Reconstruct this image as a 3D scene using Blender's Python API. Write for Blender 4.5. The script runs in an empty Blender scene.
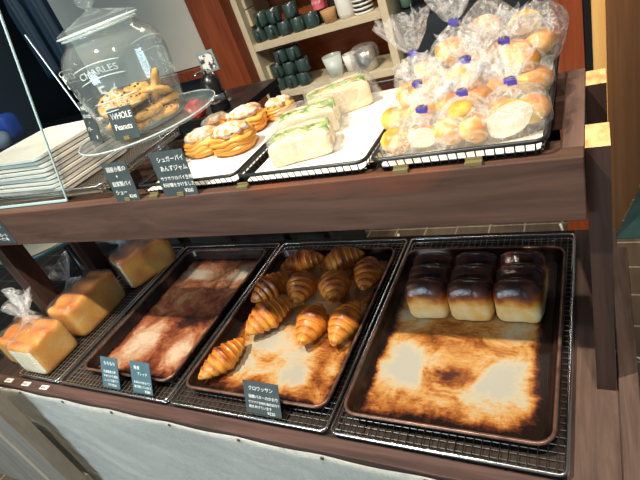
import bpy, bmesh, math, random
from mathutils import Vector, Matrix, noise as mn
from math import sin, cos, pi, radians
random.seed(7)
SC = bpy.context.scene
COL = SC.collection
# ------------------------------------------------------------------ camera, world, lights, exposure
cd = bpy.data.cameras.new('camera'); cam = bpy.data.objects.new('camera', cd); COL.objects.link(cam)
cd.sensor_width = 36; cd.lens = 495/640*36; cd.clip_start = .02
RC = Matrix(((0.86780301, -0.02914834, -0.49605272), (0.38287922, -0.59709158, 0.70490081), (-0.31673559, -0.80164333, -0.50699757)))
M4 = Matrix.Identity(4)
for i in range(3):
    M4[i][0] = RC[i][0]; M4[i][1] = -RC[i][1]; M4[i][2] = -RC[i][2]
M4.translation = (0, 0, 1.40)
cam.matrix_world = M4
SC.camera = cam
SC.view_settings.view_transform = 'Standard'; SC.view_settings.look = 'None'
SC.view_settings.gamma = 1; SC.view_settings.use_curve_mapping = False
SC.view_settings.exposure = 0.0
w = bpy.data.worlds.new('world'); SC.world = w; w.use_nodes = True
w.node_tree.nodes['Background'].inputs[0].default_value = (.42, .60, .72, 1)
w.node_tree.nodes['Background'].inputs[1].default_value = .21

def light(name, kind, loc, target, energy, color, size=.1, spot=None, blend=.5, sy=None):
    l = bpy.data.lights.new(name, kind); o = bpy.data.objects.new(name, l); COL.objects.link(o)
    o.location = loc; o.rotation_euler = (Vector(target)-Vector(loc)).to_track_quat('-Z', 'Y').to_euler()
    l.energy = energy; l.color = color
    if kind == 'AREA':
        l.size = size
        if sy: l.shape = 'RECTANGLE'; l.size_y = sy
    else: l.shadow_soft_size = size
    if spot: l.spot_size = radians(spot); l.spot_blend = blend
    return o
light('ceiling_spot', 'SPOT', (-.95, .10, 2.75), (-.75, .75, .6), 255, (1, .88, .70), .025, 95, .6)
light('ceiling_spot_right', 'SPOT', (.15, .12, 2.75), (-.35, .75, .6), 105, (1, .87, .68), .03, 80, .6)
light('bag_fill', 'SPOT', (-.25, -.15, 2.7), (-.2, .85, 1.1), 30, (1, .92, .80), .06, 26, .5)  # fill added to brighten the bun bags on the top tray
light('back_left_fill', 'SPOT', (-2.9, 1.2, 2.6), (-3.7, 2.3, .9), 70, (.8, .9, 1), .2, 80, .8)  # unseen fill added to bring up the blue tote corner
light('shelf_fill', 'SPOT', (-1.0, 1.25, 2.6), (-1.15, 2.15, .95), 55, (1, .82, .6), .08, 70, .7)  # warm fill added for the mug shelf
light('back_lamp', 'SPOT', (-.7, 2.6, 2.5), (-.6, 1.2, .5), 20, (1, .85, .68), .2, 80, .8)
light('panel_fill', 'SPOT', (1.1, 1.2, 2.3), (.15, 2.2, .6), 150, (1, .8, .55), .1, 60, .8)  # added spot that lifts the dark brown wall
light('cloth_fill', 'AREA', (-1.6, -2.2, 1.3), (-1.0, .45, .25), 58, (.68, .88, 1), 1.1)  # cool fill added in front, mainly to light the cloth
light('loaf_fill', 'SPOT', (-2.6, -.4, 2.4), (-1.75, .6, .5), 75, (1, .86, .62), .15, 60, .9)  # warm fill added so the left loaves look brighter and golden

# ------------------------------------------------------------------ helpers
def tag(o, label=None, cat=None, group=None, kind=None):
    if label: o['label'] = label
    if cat: o['category'] = cat
    if group: o['group'] = group
    if kind: o['kind'] = kind
    return o
def thing(name, label, cat, loc=(0, 0, 0), rz=0, group=None, rot=None):
    o = bpy.data.objects.new(name, None); COL.objects.link(o); o.empty_display_size = .02
    o.location = loc; o.rotation_euler = rot if rot else (0, 0, rz)
    return tag(o, label, cat, group)
def obj(name, bm, mats, parent=None, smooth=False, loc=None, rot=None):
    me = bpy.data.meshes.new(name)
    bmesh.ops.recalc_face_normals(bm, faces=bm.faces)
    bm.to_mesh(me); bm.free()
    if not isinstance(mats, (list, tuple)): mats = [mats]
    for m in mats: me.materials.append(m)
    if smooth:
        for p in me.polygons: p.use_smooth = True
    o = bpy.data.objects.new(name, me); COL.objects.link(o)
    if parent: o.parent = parent
    if loc: o.location = loc
    if rot: o.rotation_euler = rot
    return o
def copy_tree(o, parent=None):
    c = o.copy(); COL.objects.link(c)
    c.parent = parent
    for ch in list(o.children): copy_tree(ch, c)
    return c
def B(): return bmesh.new()
def box(bm, x0, x1, y0, y1, z0, z1, bev=0, mi=0, M=None):
    v = [bm.verts.new((x, y, z)) for x in (x0, x1) for y in (y0, y1) for z in (z0, z1)]
    fs = [bm.faces.new([v[i] for i in f]) for f in ((0, 1, 3, 2), (4, 6, 7, 5), (0, 4, 5, 1), (2, 3, 7, 6), (0, 2, 6, 4), (1, 5, 7, 3))]
    for f in fs: f.material_index = mi
    if bev:
        es = list({e for f in fs for e in f.edges})
        r = bmesh.ops.bevel(bm, geom=es, offset=bev, segments=2, affect='EDGES', profile=.5)
        v = list({q for f in r['faces'] for q in f.verts} | {q for q in v if q.is_valid})
    if M: bmesh.ops.transform(bm, matrix=M, verts=[q for q in v if q.is_valid])
    return fs
def tube(bm, pts, r, n=8, cap=True, closed=False, mi=0):
    pts = [Vector(p) for p in pts]; rings = []; N = len(pts); up = None
    for i, p in enumerate(pts):
        if closed: t = pts[(i+1) % N]-pts[i-1]
        else: t = pts[min(i+1, N-1)]-pts[max(i-1, 0)]
        t.normalize()
        if up is None: up = Vector((0, 0, 1)) if abs(t.z) < .9 else Vector((1, 0, 0))
        a = t.cross(up)
        if a.length < 1e-4: a = t.orthogonal()
        a.normalize(); b = a.cross(t).normalized(); up = b
        rr = r[i] if isinstance(r, (list, tuple)) else r
        rings.append([bm.verts.new(p+rr*(cos(2*pi*k/n)*a+sin(2*pi*k/n)*b)) for k in range(n)])
    for i in range(N if closed else N-1):
        A, Bq = rings[i], rings[(i+1) % N]
        for k in range(n):
            f = bm.faces.new((A[k], A[(k+1) % n], Bq[(k+1) % n], Bq[k])); f.material_index = mi
    if cap and not closed:
        bm.faces.new(rings[0][::-1]).material_index = mi; bm.faces.new(rings[-1]).material_index = mi
def loft(bm, loops, cap0=False, cap1=False, mi=0):
    R = [[bm.verts.new(p) for p in L] for L in loops]
    for A, Bq in zip(R, R[1:]):
        n = len(A)
        for k in range(n):
            f = bm.faces.new((A[k], A[(k+1) % n], Bq[(k+1) % n], Bq[k])); f.material_index = mi
    if cap0: bm.faces.new(R[0][::-1]).material_index = mi
    if cap1: bm.faces.new(R[-1]).material_index = mi
    return R
def lathe(bm, prof, n=32, c=(0, 0, 0), cap0=False, cap1=False, mi=0):
    loft(bm, [[(c[0]+r*cos(2*pi*k/n), c[1]+r*sin(2*pi*k/n), c[2]+z) for k in range(n)] for r, z in prof], cap0, cap1, mi)
def rr(x0, x1, y0, y1, r, z, n=5):
    P = []
    for cx, cy, a0 in ((x1-r, y1-r, 0), (x0+r, y1-r, 90), (x0+r, y0+r, 180), (x1-r, y0+r, 270)):
        for k in range(n+1):
            a = radians(a0+90*k/n); P.append((cx+r*cos(a), cy+r*sin(a), z))
    return P
def bar(bm, a, b, r, n=4): tube(bm, [a, b], r, n)

# ------------------------------------------------------------------ materials
def mat(name, base=(.5, .5, .5), rough=.5, metal=0, spec=.5, emis=None):
    m = bpy.data.materials.new(name); m.use_nodes = True
    p = m.node_tree.nodes['Principled BSDF']
    p.inputs['Base Color'].default_value = (*base, 1); p.inputs['Roughness'].default_value = rough
    p.inputs['Metallic'].default_value = metal; p.inputs['Specular IOR Level'].default_value = spec
    return m
class NT:
    def __init__(s, m): s.t = m.node_tree; s.p = s.t.nodes['Principled BSDF']
    def n(s, typ, **k):
        q = s.t.nodes.new(typ)
        for a, v in k.items(): setattr(q, a, v)
        return q
    def l(s, a, b): s.t.links.new(a, b)
    def val(s, x, inp):
        if hasattr(x, 'is_output'): s.l(x, inp)
        else: inp.default_value = x
    def math(s, op, a, b=0, clamp=False):
        q = s.n('ShaderNodeMath', operation=op, use_clamp=clamp); s.val(a, q.inputs[0]); s.val(b, q.inputs[1]); return q.outputs[0]
    def coord(s, which='Object'): return s.n('ShaderNodeTexCoord').outputs[which]
    def mapping(s, vec, sc=(1, 1, 1), loc=(0, 0, 0), rot=(0, 0, 0)):
        q = s.n('ShaderNodeMapping'); s.l(vec, q.inputs[0]); q.inputs['Scale'].default_value = sc; q.inputs['Location'].default_value = loc; q.inputs['Rotation'].default_value = rot
        return q.outputs[0]
    def noise(s, vec, scale, detail=4, rough=.6, dist=0):
        q = s.n('ShaderNodeTexNoise'); s.l(vec, q.inputs['Vector']); q.inputs['Scale'].default_value = scale
        q.inputs['Detail'].default_value = detail; q.inputs['Roughness'].default_value = rough; q.inputs['Distortion'].default_value = dist
        return q.outputs['Fac']
    def ramp(s, fac, stops):
        q = s.n('ShaderNodeValToRGB'); s.l(fac, q.inputs[0]); e = q.color_ramp.elements
        while len(e) < len(stops): e.new(.5)
        for i, (p, c) in enumerate(stops): e[i].position = p; e[i].color = (*c, 1) if len(c) == 3 else c
        return q.outputs[0]
    def bump(s, h, strength=.3, dist=.002):
        q = s.n('ShaderNodeBump'); s.l(h, q.inputs['Height']); q.inputs['Strength'].default_value = strength; q.inputs['Distance'].default_value = dist
        s.l(q.outputs[0], s.p.inputs['Normal']); return q.outputs[0]
    def base(s, c): s.l(c, s.p.inputs['Base Color'])
def wood(name, dark, light, axis=0, sc=1.0, rough=.5, accent=None):
    m = mat(name, rough=rough+.08, spec=.28); t = NT(m); s = [18*sc]*3; s[axis] = 1.6*sc
    v = t.mapping(t.coord(), tuple(s))
    f = t.noise(v, 1.0, 8, .65, 1.2); f2 = t.noise(v, 6, 3, .6)
    f = t.math('ADD', t.math('MULTIPLY', f, .8), t.math('MULTIPLY', f2, .25))
    st = [(.36, dark), (.66, light)]
    c = t.ramp(f, st)
    if accent:
        vv = t.mapping(t.coord(), tuple(6*sc if i != axis else 2.2*sc for i in range(3)), (3.1, 1.7, .4))
        k = t.ramp(t.noise(vv, 1, 3, .5), [(.60, (0, 0, 0)), (.74, (1, 1, 1))])
        mx = t.n('ShaderNodeMix', data_type='RGBA'); t.l(k, mx.inputs[0]); t.l(c, mx.inputs[6]); mx.inputs[7].default_value = (*accent, 1)
        c = mx.outputs[2]
    t.base(c); t.bump(f, .25, .002); return m
def noisy(name, stops, scale=20, rough=.5, bump=.2, metal=0, detail=5, sc=(1, 1, 1), dist=.002, spec=.5):
    m = mat(name, rough=rough, metal=metal, spec=spec); t = NT(m)
    f = t.noise(t.mapping(t.coord(), sc), scale, detail)
    t.base(t.ramp(f, stops))
    if bump: t.bump(f, bump, dist)
    return m
def tonemat(name, stops, scale=40, amp=.25, rough=.45, bump=.3, spec=.4, dist=.002, sss=0, nd=5):
    """crust material: the baked tone, plus shade painted on some breads, is stored per vertex and broken up by noise"""
    m = mat(name, rough=rough, spec=spec); t = NT(m)
    a = t.n('ShaderNodeAttribute', attribute_name='tone').outputs['Fac']
    f = t.noise(t.coord(), scale, nd)
    k = t.math('ADD', a, t.math('MULTIPLY', t.math('SUBTRACT', f, .5), amp*2))
    t.base(t.ramp(k, stops)); t.bump(f, bump, dist)
    if sss: t.p.inputs['Subsurface Weight'].default_value = sss; t.p.inputs['Subsurface Scale'].default_value = .01
    return m
def thin(name, tint=(.95, .98, .98), gl=.5, rough=.05, haze=0., hazecol=(.9, .93, .95), bump=0, bscale=60, ior=1.45):
    """thin clear sheet: transparent with a fresnel gloss and a little haze"""
    m = bpy.data.materials.new(name); m.use_nodes = True; t = m.node_tree; t.nodes.clear(); s = NT.__new__(NT); s.t = t
    out = s.n('ShaderNodeOutputMaterial'); tr = s.n('ShaderNodeBsdfTransparent'); tr.inputs[0].default_value = (*tint, 1)
    g = s.n('ShaderNodeBsdfGlossy'); g.inputs['Roughness'].default_value = rough; g.inputs[0].default_value = (1, 1, 1, 1)
    fr = s.n('ShaderNodeLayerWeight'); fr.inputs['Blend'].default_value = .5
    base = tr.outputs[0]
    if haze:
        df = s.n('ShaderNodeBsdfDiffuse'); df.inputs[0].default_value = (*hazecol, 1)
        mh = s.n('ShaderNodeMixShader')
        if bump:
            nn = s.noise(s.coord(), bscale*.55, 4, .55, 1.5)
            rd = s.math('SUBTRACT', 1, s.math('ABSOLUTE', s.math('MULTIPLY', s.math('SUBTRACT', nn, .5), 2)))
            hz = s.math('ADD', s.math('MULTIPLY', s.math('POWER', rd, 16.0), haze*2.6), haze*.45, True); s.l(hz, mh.inputs[0])
        else: mh.inputs[0].default_value = haze
        s.l(base, mh.inputs[1]); s.l(df.outputs[0], mh.inputs[2]); base = mh.outputs[0]
    mx = s.n('ShaderNodeMixShader'); k = s.math('ADD', s.math('MULTIPLY', s.math('POWER', fr.outputs['Facing'], 3.5), gl, True), .035 if not bump else .06, True)
    s.l(k, mx.inputs[0]); s.l(base, mx.inputs[1]); s.l(g.outputs[0], mx.inputs[2]); s.l(mx.outputs[0], out.inputs[0])
    if bump:
        b = s.n('ShaderNodeBump'); b.inputs['Strength'].default_value = bump; b.inputs['Distance'].default_value = .004
        s.l(s.noise(s.coord(), bscale, 5, .65, 1.5), b.inputs['Height']); s.l(b.outputs[0], g.inputs['Normal']); s.l(b.outputs[0], fr.inputs['Normal'])
    return m
M = {}
M['beam'] = wood('brown stained wood', (.045, .022, .015), (.115, .060, .042), 0, 1, .5, (.20, .058, .022))
M['beamy'] = wood('brown stained wood side', (.06, .033, .026), (.17, .10, .08), 1, 1, .5)
M['post'] = wood('dark post wood', (.026, .014, .011), (.062, .033, .025), 2, 1, .5)
M['endgrain'] = noisy('pale end grain', [(.35, (.50, .27, .09)), (.6, (.80, .52, .24))], 60, .7, .2, sc=(1, .4, 1))
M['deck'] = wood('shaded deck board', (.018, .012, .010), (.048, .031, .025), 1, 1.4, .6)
M['plank'] = wood('worn shelf plank', (.060, .038, .030), (.155, .098, .078), 1, 1.4, .55)
M['rail'] = wood('front rail wood', (.050, .027, .023), (.125, .072, .062), 0, 1, .5)
M['redwood'] = wood('orange red wood', (.12, .022, .008), (.24, .055, .017), 2, .8, .4)
M['redback'] = wood('orange red shelf back', (.22, .045, .012), (.42, .11, .03), 0, .8, .5)
M['cream'] = noisy('cream painted wood', [(.3, (.50, .43, .30)), (.7, (.60, .53, .38))], 12, .6, .05)
M['yellowpost'] = wood('honey wood', (.50, .27, .08), (.66, .40, .14), 2, .6, .45)
M['brownwall'] = wood('brown wall panel', (.17, .08, .034), (.26, .125, .056), 2, .5, .4)
M['chrome'] = mat('chrome wire', (.72, .74, .76), .22, 1)
M['wire'] = mat('dull wire', (.42, .38, .33), .34, 1)
M['blackwire'] = mat('black coated wire', (.012, .013, .016), .35, 0, .5)
M['paper'] = noisy('white tray paper', [(.3, (.78, .76, .70)), (.7, (.84, .82, .77))], 9, .6, .15)
M['pansteel'] = noisy('burnt pan steel', [(.38, (.010, .007, .007)), (.62, (.038, .017, .012)), (.78, (.13, .055, .033))], 14, .33, .15, .35, sc=(1, 1, 1))
M['panrim'] = noisy('browned pan rim', [(.3, (.07, .035, .028)), (.65, (.26, .14, .105))], 30, .35, .1, .5)
M['card'] = noisy('dark chalk card', [(.3, (.028, .042, .045)), (.7, (.05, .068, .07))], 25, .55, .05)
M['cardblue'] = noisy('blue grey chalk card', [(.3, (.05, .115, .15)), (.7, (.075, .15, .185))], 25, .5, .05)
M['ink'] = mat('white chalk pen', (.85, .87, .84), .6)
M['clip'] = mat('olive card clip', (.16, .13, .05), .5)
M['plate'] = noisy('off white plate', [(.3, (.76, .73, .66)), (.7, (.84, .81, .75))], 8, .35, .02)
M['glass'] = thin('clear jar glass', (.965, .985, .985), .55, .04, .05, (.80, .93, .95))
M['emboss'] = thin('raised glass lettering', (.92, .97, .97), .6, .12, .48, (.85, .94, .94))
M['acrylic'] = thin('clear acrylic', (.96, .985, .985), .35, .03)
M['acredge'] = mat('acrylic edge', (.45, .62, .64), .25)
M['film'] = thin('clear bag film', (.985, .99, .99), .50, .16, .115, (.92, .90, .88), 1.0, 75, 1.45)
M['filmlite'] = thin('thin loaf bag film', (.985, .99, .99), .40, .14, .038, (.9, .92, .95), .9, 50, 1.4)
M['violet'] = mat('violet twist tie', (.05, .035, .30), .4)
M['bun'] = tonemat('bun crust', [(0, (.80, .60, .24)), (.32, (.78, .44, .09)), (.62, (.66, .25, .026)), (.95, (.34, .08, .010))], 28, .25, .38, .2)
M['crumb'] = noisy('white crumb', [(.3, (.80, .69, .46)), (.7, (.88, .80, .60))], 80, .8, .4)
M['loaf'] = tonemat('loaf crust', [(0, (.80, .64, .35)), (.17, (.78, .50, .16)), (.36, (.60, .25, .045)), (.54, (.29, .07, .017)), (.75, (.10, .026, .014)), (1, (.030, .012, .012))], 34, .32, .27, .7, .55, .004)
M['shokupan'] = tonemat('square loaf crust', [(0, (.84, .58, .21)), (.33, (.80, .40, .065)), (.66, (.64, .21, .022)), (1, (.32, .08, .012))], 24, .30, .42, .6)
M['croissant'] = tonemat('croissant crust', [(0, (.80, .45, .09)), (.32, (.74, .29, .035)), (.58, (.50, .13, .016)), (.85, (.17, .036, .009)), (1, (.06, .015, .006))], 45, .17, .34, .45, .55, .003)
M['pastry'] = tonemat('layered pastry', [(0, (.86, .56, .18)), (.4, (.80, .36, .06)), (.75, (.58, .18, .02)), (1, (.34, .08, .012))], 40, .18, .35, .5)
M['sugar'] = noisy('powdered sugar', [(.42, (.62, .30, .09)), (.52, (.68, .58, .50)), (.68, (.76, .73, .70))], 60, .9, .8)
M['cookie'] = noisy('cookie dough', [(.34, (.40, .16, .03)), (.5, (.68, .35, .07)), (.68, (.84, .55, .18))], 70, .75, .8, dist=.004)
M['choc'] = mat('chocolate', (.06, .018, .010), .35)
M['sandbread'] = noisy('soft white bread', [(.3, (.66, .54, .33)), (.7, (.78, .69, .50))], 35, .8, .25)
M['lettuce'] = noisy('green lettuce', [(.36, (.14, .34, .015)), (.50, (.36, .58, .04)), (.64, (.74, .80, .30))], 50, .45, .5)
M['filling'] = noisy('pale filling', [(.36, (.66, .34, .18)), (.48, (.78, .64, .40)), (.62, (.40, .40, .34))], 80, .6, .6)
M['tomato'] = noisy('red filling', [(.3, (.62, .05, .02)), (.7, (.80, .17, .05))], 40, .35, .3)
M['wrap'] = thin('clear sandwich wrap', (.99, .99, .985), .5, .12, .09, (.96, .94, .88), .8, 45)
M['mug'] = mat('dark green glaze', (.035, .065, .062), .28)
M['dark'] = noisy('dark navy cloth', [(.3, (.004, .007, .012)), (.7, (.016, .026, .036))], 5, .7, .3)
M['darkwall'] = noisy('dark wall', [(.3, (.006, .010, .014)), (.7, (.012, .018, .024))], 3, .6, .05)
M['creamwall'] = noisy('cream wall paint', [(.3, (.52, .48, .40)), (.7, (.58, .54, .46))], 4, .7, .03)
M['black'] = mat('black plastic', (.010, .011, .012), .3)
M['white'] = mat('white plastic', (.75, .75, .72), .4)
M['blue'] = mat('bright blue cloth', (.02, .10, .52), .6)
M['grey'] = mat('pale grey cloth', (.42, .46, .50), .7)
M['red'] = noisy('red foil', [(.3, (.50, .02, .01)), (.7, (.80, .07, .03))], 30, .3, .6)
M['pink'] = mat('pink label', (.70, .13, .18), .5)
M['kraft'] = mat('kraft paper', (.50, .28, .13), .7)
M['tin'] = mat('brushed tin', (.55, .56, .56), .3, .9)
M['teal'] = noisy('dark teal rubber', [(.3, (.015, .045, .05)), (.7, (.03, .075, .08))], 8, .35, .05)
M['cabinet'] = wood('weathered grey board', (.17, .15, .125), (.27, .245, .205), 2, 1.6, .6)
M['lightedge'] = wood('pale cabinet edge', (.30, .27, .23), (.42, .38, .32), 2, 1, .5)
M['greenleaf'] = mat('green glass', (.10, .20, .15), .3)

def floor_mat():
    m = mat('wood look floor tile', rough=.35); t = NT(m)
    v = t.coord(); br = t.n('ShaderNodeTexBrick'); t.l(v, br.inputs['Vector'])
    br.inputs['Color1'].default_value = (.075, .058, .045, 1); br.inputs['Color2'].default_value = (.11, .086, .066, 1)
    br.inputs['Mortar'].default_value = (.26, .23, .18, 1); br.inputs['Scale'].default_value = 1
    br.inputs['Mortar Size'].default_value = .004; br.inputs['Brick Width'].default_value = .155; br.inputs['Row Height'].default_value = .155
    br.inputs['Mortar Smooth'].default_value = .1; br.offset = 0.0
    f = t.noise(t.mapping(v, (30, 3, 1)), 1, 6)
    mx = t.n('ShaderNodeMix', data_type='RGBA', blend_type='MULTIPLY'); mx.inputs[0].default_value = .6
    t.l(br.outputs['Color'], mx.inputs[6]); t.l(t.ramp(f, [(.3, (.5, .5, .5)), (.7, (1.2, 1.15, 1.1))]), mx.inputs[7]); t.base(mx.outputs[2])
    return m
def cloth_mat():
    m = mat('pale linen', rough=.95, spec=.05); t = NT(m); v = t.coord()
    a = t.noise(t.mapping(v, (500, 60, 60)), 1, 2); b = t.noise(t.mapping(v, (60, 60, 500)), 1, 2)
    f = t.math('ADD', a, b); g = t.noise(t.mapping(v, (3, 3, 9)), 1, 4)
    k = t.math('ADD', t.math('MULTIPLY', f, .5), t.math('MULTIPLY', t.math('SUBTRACT', g, .5), .5))
    t.base(t.ramp(k, [(.3, (.66, .67, .62)), (.7, (.86, .87, .82))])); t.bump(f, .5, .002)
    return m
def liner_mat(name, blobs, seed, edge=.9, dark=0., stops=None, e2=.05):
    """baking sheet with scorch stains; blobs: (u, v, radius_u, radius_v, amount) negative = clean, positive = scorched"""
    m = mat(name, rough=.42, spec=.4); t = NT(m)
    g = t.coord('Generated'); sx = t.n('ShaderNodeSeparateXYZ'); t.l(g, sx.inputs[0])
    v = t.mapping(g, (1, 1.5, 1), (seed, seed*.7, 0))
    wv = t.math('MULTIPLY', t.math('SUBTRACT', t.noise(v, 7, 8, .72), .5), .13)
    wv2 = t.math('MULTIPLY', t.math('SUBTRACT', t.noise(t.mapping(g, (1, 1.5, 1), (seed+5, 2, 0)), 6, 8, .72), .5), .13)
    U = t.math('ADD', sx.outputs[0], wv); V = t.math('ADD', sx.outputs[1], wv2)
    def edgef(c):
        d = t.math('ABSOLUTE', t.math('SUBTRACT', c, .5)); d = t.math('MULTIPLY', d, 2)
        return t.math('POWER', d, 26)
    tone = t.math('MULTIPLY', t.math('MAXIMUM', edgef(U), edgef(V)), edge)
    big = t.noise(v, 4.5, 8, .72, .6)
    tone = t.math('ADD', tone, t.math('MULTIPLY', t.math('SUBTRACT', big, .34), 1.5))
    fine = t.noise(t.mapping(g, (6, 30, 1)), 3, 5, .7)
    tone = t.math('ADD', tone, t.math('MULTIPLY', t.math('SUBTRACT', fine, .5), .42))
    for (u, vv, ru, rv, amt) in blobs:
        du = t.math('DIVIDE', t.math('SUBTRACT', U, u), ru); dv = t.math('DIVIDE', t.math('SUBTRACT', V, vv), rv)
        d2 = t.math('ADD', t.math('MULTIPLY', du, du), t.math('MULTIPLY', dv, dv))
        e = t.math('POWER', 2.718, t.math('MULTIPLY', d2, -1.0))
        tone = t.math('ADD', tone, t.math('MULTIPLY', e, amt))
    tone = t.math('ADD', tone, dark)
    stops = stops or [(0, (.40, .385, .335)), (.18, (.48, .43, .31)), (.36, (.52, .28, .085)), (.54, (.32, .10, .018)), (.74, (.07, .018, .009)), (1, (.012, .007, .006))]
    t.base(t.ramp(tone, stops)); t.bump(t.noise(g, 60, 4), .3, .001)
    t.l(t.ramp(tone, [(0, (.55,)*3), (1, (.25,)*3)]), t.p.inputs['Roughness'])
    return m

# ------------------------------------------------------------------ lettering
def text_mesh(body, size, mt, parent, M_, name='lettering', ext=.0002, align='LEFT', space=1.0):
    cu = bpy.data.curves.new('t', 'FONT'); cu.body = body; cu.size = size; cu.extrude = ext; cu.align_x = align; cu.space_line = space
    cu.resolution_u = 3
    o = bpy.data.objects.new('t', cu); COL.objects.link(o)
    dg = bpy.context.evaluated_depsgraph_get(); dg.update()
    me = bpy.data.meshes.new_from_object(o.evaluated_get(dg)); bpy.data.objects.remove(o); bpy.data.curves.remove(cu)
    me.materials.clear(); me.materials.append(mt); me.transform(M_)
    r = bpy.data.objects.new(name, me); COL.objects.link(r)
    if parent: r.parent = parent
    return r

# ================================================================== STRUCTURE
def struct(name, bm, m): return tag(obj(name, bm, m), kind='structure')
b = B(); box(b, -5, 1.6, -1.2, 4.0, -.05, 0); struct('floor', b, floor_mat())
b = B(); box(b, -5, 1.6, 4.0, 4.08, 0, 2.9); struct('wall_back', b, M['darkwall'])
b = B(); box(b, -5.08, -5, -1.2, 4.0, 0, 2.9); struct('wall_left', b, M['darkwall'])
b = B(); box(b, -2.6, -1.655, 2.12, 2.2, 1.02, 2.8); struct('wall_kitchen', b, M['creamwall'])
b = B(); box(b, -2.6, -1.70, 2.12, 2.2, 0, .96); struct('wall_kitchen_lower', b, M['darkwall'])
b = B(); box(b, -2.6, -1.66, 2.08, 2.14, .965, 1.015, .003); struct('trim_1', b, M['redwood'])
b = B(); box(b, -1.655, -1.47, 2.04, 2.2, 0, 2.8, .004); struct('trim_2', b, M['redwood'])
b = B(); box(b, -1.47, -1.40, 2.41, 2.47, 0, 2.8); struct('wall_kitchen_gap', b, M['darkwall'])
b = B(); box(b, -.74, -.12, 2.6, 2.66, .0, 2.8); struct('wall_kitchen_rear', b, M['darkwall'])
b = B(); box(b, -.125, -.035, 1.85, 1.90, 0, 2.6, .003); struct('trim_3', b, M['redwood'])
b = B(); box(b, -.034, -.012, 1.86, 1.88, 0, 2.6); struct('gap_dark_strip', b, M['black'])  # darkness of the gap between panel and post, put into a black strip
b = B(); box(b, -.011, .028, 1.845, 1.885, .0, 2.6, .003); struct('trim_5', b, M['yellowpost'])
b = B(); a = radians(73.9); MT = Matrix.Translation((.032, 1.875, 0)) @ Matrix.Rotation(a, 4, 'Z')
box(b, 0, 2.2, 0, .05, 0, 2.6, 0, 0, MT); struct('wall_right', b, M['brownwall'])

# ================================================================== DISPLAY SHELF (one wooden unit)
L = .55; T = 1.05
unit = thing('display_shelf', 'brown wooden two-tier display shelf carrying all the trays and racks', 'shelf', (-.8, .75, 0))
def part(name, bm, m, par=unit, smooth=False):
    o = obj(name, bm, m, None, smooth)
    if par:
        o.parent = par; o.matrix_parent_inverse = Matrix.Translation(par.location).inverted()
    return o
b = B(); box(b, -1.82, -.018, .655, .685, .947, 1.05, .002); part('front_beam', b, M['beam'])
b = B(); box(b, -.0475, -.018, .6855, .985, .95, 1.05, .0015); part('side_beam', b, M['beamy'])
b = B(); box(b, -1.82, -.0478, .955, .985, .95, 1.05, .0015); part('rear_beam', b, M['beam'])
for y0, y1 in ((.688, .742), (.890, .912)):  # slat layout shaped to throw the shadow band on the empty pan
    b = B(); box(b, -1.82, -.0478, y0, y1, 1.020, 1.034, .001); part('slat', b, M['beam'])
for (x0, x1) in ((-.0175, .0125), (-1.685, -1.63)):
    for (y0, y1) in ((.68, .752), (.902, .968)):
        if x0 < -1: y0 += .008
        b = B(); fs = box(b, x0, x1, y0, y1, L-.0005 if x0 > -1 else 0, 1.0485 if x0 > -1 else .946)
        for f in fs:
            if all(v.co.z > .94 for v in f.verts): f.material_index = 1
        part('post', b, [M['post'], M['endgrain']])
# lower deck
b = B(); box(b, -1.82, .05, .45, .484, .47, .552, .002); part('front_rail', b, M['rail'])
xs = [-1.82]
while xs[-1] < -.05: xs.append(xs[-1]+.0925)
for i, x in enumerate(xs):
    x1 = min(x+.0915, .016)
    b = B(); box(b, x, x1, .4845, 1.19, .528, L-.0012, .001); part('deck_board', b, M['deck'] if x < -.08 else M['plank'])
b = B(); box(b, .017, .048, .4845, 1.07, .50, .581, .002); part('side_rail', b, M['plank'])
for x in (-1.79, -.95, -.02):
    for y in (.50, 1.14):
        b = B(); box(b, x-.025, x+.025, y-.012, y+.03, 0, .527); part('leg', b, M['post'])
# cloth
cl = B(); nx, nz = 130, 26
G = []
for j in range(nz+1):
    row = []
    for i in range(nx+1):
        x = -1.815+1.865*i/nx; q = j/nz
        sag = .006*abs(sin((x+1.8)*pi/.215))**1.5
        z = .5465-sag*(1-q)-q*.53
        y = .4455-.006*q**.6-(.006*q**.5)*(1+sin(x*9+.8*sin(x*23)))-.003*mn.noise(Vector((x*6+z*14, z*8, 0)))*min(1, q*6)-.0012*sin((x+z*2.4)*30)*min(1, q*4)
        row.append(cl.verts.new((x, y, z)))
    G.append(row)
for j in range(nz):
    for i in range(nx): cl.faces.new((G[j][i], G[j][i+1], G[j+1][i+1], G[j+1][i]))
bmesh.ops.solidify(cl, geom=cl.faces[:], thickness=.0018)
cloth = tag(obj('hanging_cloth', cl, cloth_mat(), None, True), 'pale blue-white linen cloth tacked along the front edge of the lower shelf', 'cloth')
for i in range(9):
    x = -1.815+.215*i+.02
    b = B(); lathe(b, [(.0005, 0), (.004, .0006), (.0045, .002), (.0045, .003)], 12, (0, 0, 0), True, True)
    MT = Matrix.Translation((x, .4405, .5385)) @ Matrix.Rotation(radians(-90), 4, 'X')
    o = obj('tack', b, mat('brown tack', (.06, .03, .02), .4), cloth, False); o.data.transform(MT)

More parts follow.
